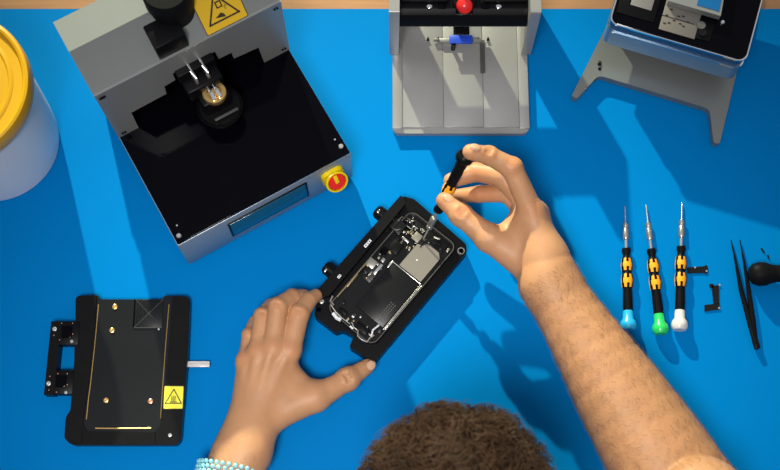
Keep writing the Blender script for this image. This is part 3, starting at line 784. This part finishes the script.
# ---- left hand, palm down, gripping the holder
lf = Field((-.36, -.56, -.002), (.01, -.05, .15), .00135)
fg = Field((-.36, -.56, -.002), (.01, -.05, .15), .00135)
M_I, M_M, M_R, M_P = Gp(290, 350, .052), Gp(273, 348, .056), Gp(258, 352, .051), Gp(246, 362, .042)
for q, ra, rb in ((M_I, .0150, .0125), (M_M, .0155, .0130), (M_R, .0150, .0120), (M_P, .0140, .0110)):
    w_ = L_WR+(q-L_WR)*.08; w_[2] = .040
    lf.cone(w_, q+(0, 0, -.004), ra+.003, rb, .014)
lf.cone(Gp(262, 420, .036), Gp(284, 372, .036), .017, .013, .014)
lf.cone(Gp(278, 415, .034), Gp(296, 380, .034), .014, .012, .014)
# forearm + wrist
lf.chain([L_EL, L_EL*.45+L_WR*.55+(0, 0, .004), L_WR+(L_EL-L_WR)*.18, L_WR+(0, 0, .0)], [.047, .040, .0275, .0265], .02, flat=((0, 0, 1), 1.12))
lf.cone(L_WR, L_WR*.6+Gp(262, 400, .042)*.4, .0268, .024, .02, flat=((0, 0, 1), 1.25))
lf.ell(Gp(226, 452, .055), (.010, .012, .008), k=.012)
fings = [
 ((M_I, Gp(299, 314, .054), Gp(308.5, 300.5, .044), Gp(315.5, 295.5, .036)), (.0126, .0120, .0098, .0080)),
 ((M_M, Gp(278, 307, .060), Gp(292, 297, .046), Gp(304, 296, .032)), (.0122, .0114, .0098, .0080)),
 ((M_R, Gp(262.5, 316, .052), Gp(271, 306, .036), Gp(281, 301, .024)), (.0108, .0102, .0088, .0074)),
 ((M_P, Gp(249, 335, .040), Gp(255, 322, .026), Gp(264, 314, .018)), (.0094, .0082, .0074, .0064))]
for pts, rad in fings:
    t = Field.__new__(Field); t.lo, t.h, t.n = fg.lo, fg.h, fg.n
    for (a, b, ra, rb) in zip(pts, pts[1:], rad, rad[1:]): fg.cone(a, b, ra, rb, .0016)
    fg.ell(pts[1]+np.array((0, 0, .001)), (rad[1]*.99,)*3, k=.002)
    tints.append((pts[1]+np.array((0, 0, rad[1])), .011, (1.0, .92, .88)))
for q in (M_I, M_M, M_R, M_P):
    lf.ell(q+np.array((0, 0, .005)), (.0105, .011, .0082), k=.008); tints.append((q+np.array((0, 0, .012)), .012, (1.0, .91, .87)))
smin_merge(lf, fg, .0055)
# webs between fingers stay open: shallow grooves behind the knuckles
th = (Gp(268, 416, .036), Gp(316, 398, .038), Gp(348, 379, .031), Gp(367, 366.5, .022))
lf.chain(th, (.0200, .0155, .0122, .0090), .006)
lf.ell(th[2]+np.array((0, 0, .001)), (.0130,)*3, k=.005)
lf.cone(Gp(285, 395, .036), Gp(308, 391, .036), .0135, .0125, .016)
# tendons
for q in (M_I, M_M, M_R, M_P):
    d = L_WR-q; lf.cone(q+d*.10+(0, 0, .0095), q+d*.62+(0, 0, .0065), .0030, .0026, .006)
# creases over the finger joints
def wrinkle(F_, c, across, along, r, n=3, gap=.0026, dep=.0005):
    along = np.array(along)/np.linalg.norm(along); across = np.array(across)/np.linalg.norm(across)
    for i in range(n):
        o = c+along*gap*(i-(n-1)/2); F_.cone(o-across*r*.5, o+across*r*.5, dep, dep, .0030, op='s')
for (pts, rad) in fings[:3]:
    al = pts[2]-pts[0]; up = np.array((0, 0, 1.)); ac = np.cross(al, up)
    wrinkle(lf, pts[1]+np.array((0, 0, rad[1]*1.06)), ac, al, rad[1])
al = th[2]-th[1]; wrinkle(lf, th[2]+np.array((0, 0, .0128)), np.cross(al, (0, 0, 1.)), al, .011)
# thumb nail
nd = (th[3]-th[2])/np.linalg.norm(th[3]-th[2]); up = np.array((.15, -.3, 1.)); up -= nd*(up @ nd); up /= np.linalg.norm(up)
side = np.cross(nd, up)
lf.ell(th[3]+nd*.0015+up*.0076, (.0075, .0058, .0026), axes=(nd, side, up), k=.0006)
nails.append((th[3]+nd*.001+up*.009, .0076, (.80, .66, .62))); nails.append((th[3]+nd*.001+up*.009, .0063, (1.25, 1.5, 1.9)))
LV, LF_ = lf.mesh()

# ---- right hand, pinching the screwdriver
rf = Field((.03, -.50, -.002), (.42, .105, .250), .00145)
fg = Field((.03, -.50, -.002), (.42, .105, .250), .00145)
DA = np.array(DT); DB = np.array(DC); dd = (DB-DA)/np.linalg.norm(DB-DA)
def ontool(u): return DA+(DB-DA)*u
K_I, K_M, K_R, K_P = Gp(532, 212, .112), Gp(537, 214, .097), Gp(537, 224, .080), Gp(536, 234, .064)
for q, ra, rb in ((K_I, .0185, .0140), (K_M, .0180, .0135), (K_R, .0170, .0130), (K_P, .0160, .0120)):
    rf.cone(R_WR+(q-R_WR)*.10, q, ra, rb, .014)
rf.cone(Gp(536, 262, .082), Gp(524, 240, .090), .020, .015, .016)
ts = np.linspace(0, 1, 15); rr_ = np.interp(ts, [0, .25, .5, .75, 1], [.0610, .0575, .0500, .0395, .0315])
rf.chain([R_EL+(R_WR-R_EL)*t_ for t_ in ts], rr_, .001, flat=((.3, -.2, 1), 1.06))
rf.cone(R_WR, R_WR+(K_M-R_WR)*.30, .0300, .0270, .02)
# elbow and upper arm
rf.cone(R_EL, R_EL+(SHR-R_EL)*.9, .052, .058, .02)
rf.cone(Gp(702, 504, .130), SHR+(0, .03, .0), .050, .058, .0035)
idx_pts = (K_I, Gp(512, 168, .138), Gp(489, 155.5, .146), Gp(470.5, 152, ontool(1)[2]+.012))
fg.chain(idx_pts, (.0132, .0120, .0104, .0090), .0022)
fg.ell(idx_pts[1], (.0124,)*3, k=.003); fg.ell(idx_pts[2], (.0108,)*3, k=.003)
pm = ontool(.74)+np.array((0.0, .0, -.0230))
mid_pts = (K_M, Gp(501, 176, .108), Gp(476, 172, .094), Gp(451, 180.5, pm[2]))
fg.chain(mid_pts, (.0125, .0122, .0112, .0088), .0020)
rng_pts = (K_R, Gp(507, 193, .082), Gp(480, 194, .070), Gp(457, 196.0, .056))
fg.chain(rng_pts, (.0115, .0110, .0100, .0082), .0020)
pky_pts = (K_P, Gp(520, 203, .060), Gp(503, 196, .050), Gp(487, 194, .045))
fg.chain(pky_pts, (.0098, .0088, .0078, .0066), .0020)
smin_merge(rf, fg, .0060)
tt = ontool(.47)+np.array((.0015, -.0040, .0140))
thr = (Gp(527, 262, .083), Gp(489, 238, .092), Gp(461, 215, .097), tt)
rf.chain(thr, (.0220, .0150, .0122, .0098), .006)
rf.ell(thr[2], (.0126,)*3, k=.004); rf.ell(thr[1], (.0152,)*3, k=.006)
# web between thumb and index
rf.cone(Gp(512, 240, .088), Gp(524, 218, .098), .0125, .0120, .014)
rf.cone(Gp(502, 236, .086), Gp(519, 215, .088), .0075, .0085, .012)
al = thr[2]-thr[1]
wrinkle(rf, thr[2]+np.array((0, 0, .0127)), np.cross(al, (0, 0, 1.)), al, .011, 4)
al = idx_pts[2]-idx_pts[1]; wrinkle(rf, idx_pts[2]+np.array((0, .003, .0104)), np.cross(al, (0, 0, 1.)), al, .009)
def nail(F_, a, b, upv, r, L_=.0072, W_=.0056):
    nd = (b-a)/np.linalg.norm(b-a); up = np.array(upv, float); up -= nd*(up @ nd); up /= np.linalg.norm(up); sd = np.cross(nd, up)
    F_.ell(b-nd*.0030+up*(r*.88), (L_, W_, .0026), axes=(nd, sd, up), k=.0006)
    nails.append((b-nd*.0025+up*r, .0076, (.80, .66, .62))); nails.append((b-nd*.0025+up*r, .0063, (1.08, 1.22, 1.50)))
nail(rf, thr[2], thr[3], (.35, .25, 1), .0098)
nail(rf, idx_pts[2], idx_pts[3], (-.05, .5, 1), .0090)
for p in (idx_pts[1], idx_pts[2], thr[2], K_I, K_M): tints.append((p+np.array((0, 0, .011)), .013, (1.0, .86, .80)))
tints.append((thr[3], .013, (1.02, .85, .80))); tints.append((idx_pts[3], .012, (1.02, .88, .84)))
for u_ in np.linspace(.12, 1.05, 9): tints.append((R_WR+(R_EL-R_WR)*u_, .085, (.85, .82, .79)))
tints.append((mid_pts[2], .03, (1.02, .86, .80))); tints.append((rng_pts[2], .03, (1.0, .82, .74)))
RV, RF_ = rf.mesh()

# ---- head, neck, shoulders, upper arms
HC = np.array((.061, -.364, .312))
hf_ = np.array((-.08, .72, -.69)); hf_ /= np.linalg.norm(hf_)           # where the face points
hr_ = np.cross(hf_, (0, 0, 1.)); hr_ /= np.linalg.norm(hr_); hu_ = np.cross(hr_, hf_)
def H(r_, f_, u_): return HC+hr_*r_+hf_*f_+hu_*u_
AX = (hr_, hf_, hu_)
bf = Field((-.40, -.95, -.42), (.50, -.18, .46), .0042)
bf.ell(H(0, -.006, .012), (.074, .092, .088), AX, .02)
bf.ell(H(0, .030, -.045), (.056, .056, .070), AX, .03)
bf.ell(H(0, .066, -.092), (.026, .020, .020), AX, .02)
bf.cone(H(0, .083, .004), H(0, .104, -.036), .008, .0125, .010)          # nose
bf.ell(H(0, .085, .018), (.050, .012, .010), AX, .012)                    # brow
bf.ell(H(0, .086, -.064), (.024, .010, .007), AX, .008)                   # lips
for s_ in (-1, 1):
    bf.ell(H(s_*.031, .088, .0), (.015, .010, .010), AX, .008, op='s')
    bf.ell(H(s_*.076, -.004, -.010), (.007, .018, .031), AX, .006)
NB = np.array((.062, -.545, .215))
bf.cone(H(0, -.035, -.055), NB, .056, .064, .03)
bf.cone(SHL+(.03, 0, .0), SHR-(.03, 0, 0), .066, .066, .04)
CH = np.array((.062, -.665, .06)); PV = np.array((.062, -.800, -.28))
bf.cone(SHL*.45+CH*.55, SHR*.45+CH*.55, .10, .10, .06); bf.cone(CH-(.05, 0, 0), CH+(.05, 0, 0), .115, .115, .06)
bf.cone(CH, PV, .13, .135, .06, flat=((0, 1, .3), 1.1))
bf.cone(SHL, L_EL+(SHL-L_EL)*.12, .058, .046, .03); bf.cone(L_EL+(SHL-L_EL)*.12, L_EL, .046, .044, .02)
bf.cone(SHR, R_EL+(SHR-R_EL)*.30, .060, .052, .03)
BV, BF_ = bf.mesh()

V = np.concatenate([BV, LV, RV]); F = np.concatenate([BF_, LF_+len(BV), RF_+len(BV)+len(LV)])
person = thing('person', 'curly-haired person leaning in, steadying the phone and holding a screwdriver over it', 'person', (.062, -.80, FZ))
body = mesh_obj('body', V-np.array((.062, -.80, FZ)), F, 'skin', person)
col = np.ones((len(V), 4), np.float32)
for c, r, tcol in tints+nails:
    d = np.linalg.norm(V-np.array(c), axis=1); w_ = np.clip(1-(d/r)**3, 0, 1)[:, None] if r > .008 else np.clip((r-d)/.0012, 0, 1)[:, None]
    col[:, :3] = col[:, :3]*(1-w_)+np.array(tcol)*w_
ca = body.data.color_attributes.new('tint', 'FLOAT_COLOR', 'POINT'); ca.data.foreach_set('color', col.ravel())
PO = np.array((.062, -.80, FZ))
# eyes
for s_ in (-1, 1):
    m = MB(); p = H(s_*.031, .078, .0)-PO; m.lathe([(.0118*(1-math.cos(R(a))), .0118*math.sin(R(a))) for a in range(0, 181, 15)], Vector(p+hf_*.0118), Vector(-hf_), 'eye_white', 24)
    m.lathe([(0, .0055), (.0008, .005), (.001, 0)], Vector(p+hf_*.0112), Vector(hf_), 'iris', 20); m.build('eye', person)
# shirt
sf = Field((-.42, -1.0, -.45), (.52, -.40, .36), .005)
sf.cone(SHL+(.03, 0, .0), SHR-(.03, 0, 0), .074, .074, .04)
sf.cone(SHL*.45+CH*.55, SHR*.45+CH*.55, .108, .108, .06); sf.cone(CH-(.05, 0, 0), CH+(.05, 0, 0), .123, .123, .06)
sf.cone(CH, PV+(0, .0, -.02), .14, .148, .06, flat=((0, 1, .3), 1.1))
sf.cone(SHL, SHL*.45+L_EL*.55, .066, .062, .03); sf.cone(SHR, SHR*.45+R_EL*.55, .068, .068, .03)
sf.cone(NB+(0, -.01, -.02), NB+(0, .015, .01), .074, .070, .02)
sf.cone(NB+(0, .008, .015), NB+(0, .06, .06), .066, .075, .003, op='s')
v, f = sf.mesh(); mesh_obj('shirt', v-PO, f, 'shirt', person)
# trousers and shoes
tf = Field((-.30, -1.02, FZ-.01), (.42, -.18, -.12), .006)
tf.cone(PV+(-.05, -.01, -.05), PV+(.05, -.01, -.05), .145, .145, .05)
for s_ in (-1, 1):
    hp = PV+(s_*.085, .02, -.07); kn = np.array((.062+s_*.13, -.36, -.255)); an = np.array((.062+s_*.12, -.42, FZ+.10))
    tf.cone(hp, kn, .088, .062, .04); tf.cone(kn, an, .060, .046, .02)
v, f = tf.mesh(); mesh_obj('trousers', v-PO, f, 'trouser', person)
for s_ in (-1, 1):
    zf = Field((.062+s_*.12-.08, -.52, FZ-.01), (.062+s_*.12+.08, -.17, FZ+.14), .004)
    zf.cone((.062+s_*.12, -.43, FZ+.042), (.062+s_*.125, -.25, FZ+.034), .040, .036, .02); zf.cone((.062+s_*.12, -.43, FZ+.05), (.062+s_*.12, -.42, FZ+.10), .042, .048, .02)
    zf.f = np.maximum(zf.f, -(zf.lo[2]+zf.h*np.arange(zf.n[2])-(FZ+.002))[None, None, :].astype(np.float32))
    v, f = zf.mesh(); mesh_obj('shoe', v-PO, f, 'shoe', person)
# hair: a rough cap plus thousands of curled locks
hfld = Field(HC-.17, HC+.17, .0035)
hfld.ell(H(0, -.010, .017), (.084, .099, .096), AX, .02)
hfld.ell(H(0, -.050, -.040), (.070, .050, .060), AX, .02)
hfld.ell(H(0, .075, -.055), (.070, .075, .088), AX, .012, op='s')
hv, hff = hfld.mesh()
nz_ = np.array([mnoise.noise(Vector(p*45))*.003+mnoise.noise(Vector(p*110))*.002 for p in hv]); dr = hv-HC; dr /= np.linalg.norm(dr, axis=1)[:, None]
hair = mesh_obj('hair', hv+dr*nz_[:, None]-PO, hff, 'hair_base', person)
rh = np.random.RandomState(11); m = bmesh.new()
keep = 0; allv = []; allf = []; base_i = 0
cand = rh.randint(0, len(hv), 9500)
for ci in cand:
    p = hv[ci]; n_ = dr[ci]
    rel = p-HC; uu = rel @ hu_; ff2 = rel @ hf_
    if uu < -.03 and ff2 > .02: continue
    q_n = mnoise.noise_vector(Vector(p*30)); t1 = np.cross(n_, np.array(q_n)+rh.randn(3)*.18); t1 /= np.linalg.norm(t1); t2 = np.cross(n_, t1)
    cl_ = .5+mnoise.noise(Vector(p*38)); L_ = rh.uniform(.006, .012)+.012*max(0, min(1, cl_)); cr = rh.uniform(.003, .0075); turns = rh.uniform(.35, .9); ph0 = rh.uniform(0, 6.28)
    sweep = t1*rh.uniform(.006, .018); rad = rh.uniform(.00030, .00075); N_ = 8
    pts = []
    for i in range(N_):
        u_ = i/(N_-1); a = ph0+turns*6.283*u_
        pts.append(p-n_*.003+n_*L_*math.sin(u_*1.9)*.8+sweep*u_*u_+(t1*math.cos(a)+t2*math.sin(a))*cr*min(1, u_*2))
    pts = np.array(pts)
    for i in range(N_):
        d_ = pts[min(i+1, N_-1)]-pts[max(i-1, 0)]; d_ /= np.linalg.norm(d_)+1e-9
        a1 = np.cross(d_, n_+.01); a1 /= np.linalg.norm(a1)+1e-9; a2 = np.cross(d_, a1); r_ = rad*(1-.75*(i/(N_-1))**2)
        for k in range(3): allv.append(pts[i]+(a1*math.cos(2.094*k)+a2*math.sin(2.094*k))*r_)
    for i in range(N_-1):
        for k in range(3):
            b0 = base_i+i*3; allf.append((b0+k, b0+(k+1) % 3, b0+3+(k+1) % 3, b0+3+k))
    base_i += N_*3
m.free()
o = mesh_obj('curl', np.array(allv)-PO, np.array(allf), 'hair', hair); o['kind'] = 'stuff'
# fine dark hair on the forearms
allv, allf, b0 = [], [], 0
for (VV, A_, B_, cnt_) in ((RV, R_WR, R_EL, 6500), (LV, L_WR, L_EL, 900)):
    ad = B_-A_; tpar = ((VV-A_) @ ad)/(ad @ ad); zc = VV[:, 2]-(A_[2]+ad[2]*np.clip(tpar, 0, 1))
    ok = np.where((tpar > -.02) & (tpar < 1.05) & (zc > -.01))[0]
    ad /= np.linalg.norm(ad); sdv = np.cross(ad, (0, 0, 1.))
    for ci in ok[rh.randint(0, len(ok), cnt_)]:
        p = VV[ci]; base_c = A_+ad*((p-A_) @ ad); n_ = p-base_c; n_ /= np.linalg.norm(n_)+1e-9
        t_ = ad*rh.uniform(-.9, .4)+sdv*rh.uniform(.1, 1.0); t_ -= n_*(t_ @ n_); t_ /= np.linalg.norm(t_)+1e-9; s2 = np.cross(n_, t_)
        L_ = rh.uniform(.004, .008); w_ = rh.uniform(.00006, .00011); bend = s2*rh.uniform(-.003, .003)
        for i in range(4):
            u_ = i/3; c_ = p-n_*.0004+t_*L_*u_+n_*.0022*math.sin(u_*2.2)+bend*u_*u_; ww = w_*(1-.8*u_)
            allv += [c_+s2*ww, c_-s2*ww*.5+n_*ww, c_-s2*ww*.5-n_*ww]
        for i in range(3):
            for k in range(3): allf.append((b0+i*3+k, b0+i*3+(k+1) % 3, b0+i*3+3+(k+1) % 3, b0+i*3+3+k))
        b0 += 12
o = mesh_obj('arm_hair', np.array(allv)-PO, np.array(allf), 'body_hair', person); o['kind'] = 'stuff'
# bracelet on the left wrist
wd = (L_EL-L_WR)/np.linalg.norm(L_EL-L_WR); wd = wd*.0+np.array((-.18, -.98, .05)); wd /= np.linalg.norm(wd); bc = L_WR+(L_EL-L_WR)*.125+np.array((0, .006, .0)); u1 = np.cross(wd, (0, 0, 1.)); u1 /= np.linalg.norm(u1); u2 = np.cross(u1, wd)
m = MB()
NBD = 30
for j in range(3):
    for k in range(NBD):
        a = 2*math.pi*(k+.5*(j % 2))/NBD; p = bc+wd*(j-1)*.0052+u1*math.cos(a)*.0345+u2*math.sin(a)*.0300-PO
        m.lathe([(0, 0), (.0007, .0018), (.0028, .0029), (.0049, .0018), (.0056, 0)], Vector(p)-Vector(wd)*.0028, Vector(wd), 'bead_black' if (j == 0 and k in (14, 15, 16)) else 'bead_blue', 10)
o = m.build('bracelet', person); o['label'] = 'light blue beaded bracelet'
# stool
sx, sy = .062, -.815
stl = thing('stool', 'black stool the person sits on at the workbench', 'stool', (sx, sy, FZ))
MB().lathe([(0, .165), (.01, .175), (.04, .175), (.05, .16), (.052, 0)], (0, 0, .235), (0, 0, 1), 'black_matte', 40).build('seat', stl)
MB().cyl((0, 0, .03), (0, 0, .235), .022, 'chrome').build('column', stl)
MB().lathe([(0, .20), (.008, .20), (.025, .06), (.03, .03)], (0, 0, 0), (0, 0, 1), 'chrome', 40).build('foot', stl)


# ================================================================== LIGHT, CAMERA, WORLD
sc = bpy.context.scene
w = bpy.data.worlds.new('World'); sc.world = w; w.use_nodes = True
nt = w.node_tree; bg = nt.nodes['Background']
tc = nt.nodes.new('ShaderNodeTexCoord'); sep = nt.nodes.new('ShaderNodeSeparateXYZ'); rmp = nt.nodes.new('ShaderNodeValToRGB')
nt.links.new(tc.outputs['Generated'], sep.inputs[0]); nt.links.new(sep.outputs['Z'], rmp.inputs['Fac'])
rmp.color_ramp.elements[0].position = 0.0; rmp.color_ramp.elements[0].color = (.40, .42, .46, 1)
rmp.color_ramp.elements[1].position = 1.0; rmp.color_ramp.elements[1].color = (.86, .88, .93, 1)
nt.links.new(rmp.outputs['Color'], bg.inputs['Color']); bg.inputs['Strength'].default_value = .49

def lamp(name, kind, loc, tgt, energy, col, **kw):
    l = bpy.data.lights.new(name, kind); l.energy = energy; l.color = col
    for k, v in kw.items(): setattr(l, k, v)
    o = bpy.data.objects.new(name, l); C.objects.link(o); o.location = loc
    o.rotation_euler = (Vector(tgt)-Vector(loc)).to_track_quat('-Z', 'Y').to_euler()
    return o
lamp('studio_spot', 'SPOT', (-1.1, 2.9, 1.52), (.36, -1.15, 0), 1060, (1.0, 1.0, .70), spot_size=R(30), spot_blend=1.0, shadow_soft_size=.03)
lamp('added_fill_spot', 'SPOT', (-.20, -.70, 1.75), (-.02, -.16, 0), 125, (1.0, .97, .93), spot_size=R(44), spot_blend=1.0, shadow_soft_size=.22)  # added soft fill to brighten hands and mat, not an existing lamp

cam = bpy.data.cameras.new('camera'); co = bpy.data.objects.new('camera', cam); C.objects.link(co)
cam.sensor_fit = 'HORIZONTAL'; cam.sensor_width = 36; cam.lens = FPX*36/780; cam.clip_start = .01
co.location = (0, -DIST*S_, DIST*C_); co.rotation_euler = (TILT, 0, 0)
cam.dof.use_dof = True; cam.dof.focus_distance = 1.47; cam.dof.aperture_fstop = 7.0
sc.camera = co
sc.view_settings.view_transform = 'Standard'; sc.view_settings.look = 'None'
sc.view_settings.exposure = 0; sc.view_settings.gamma = 1; sc.view_settings.use_curve_mapping = False
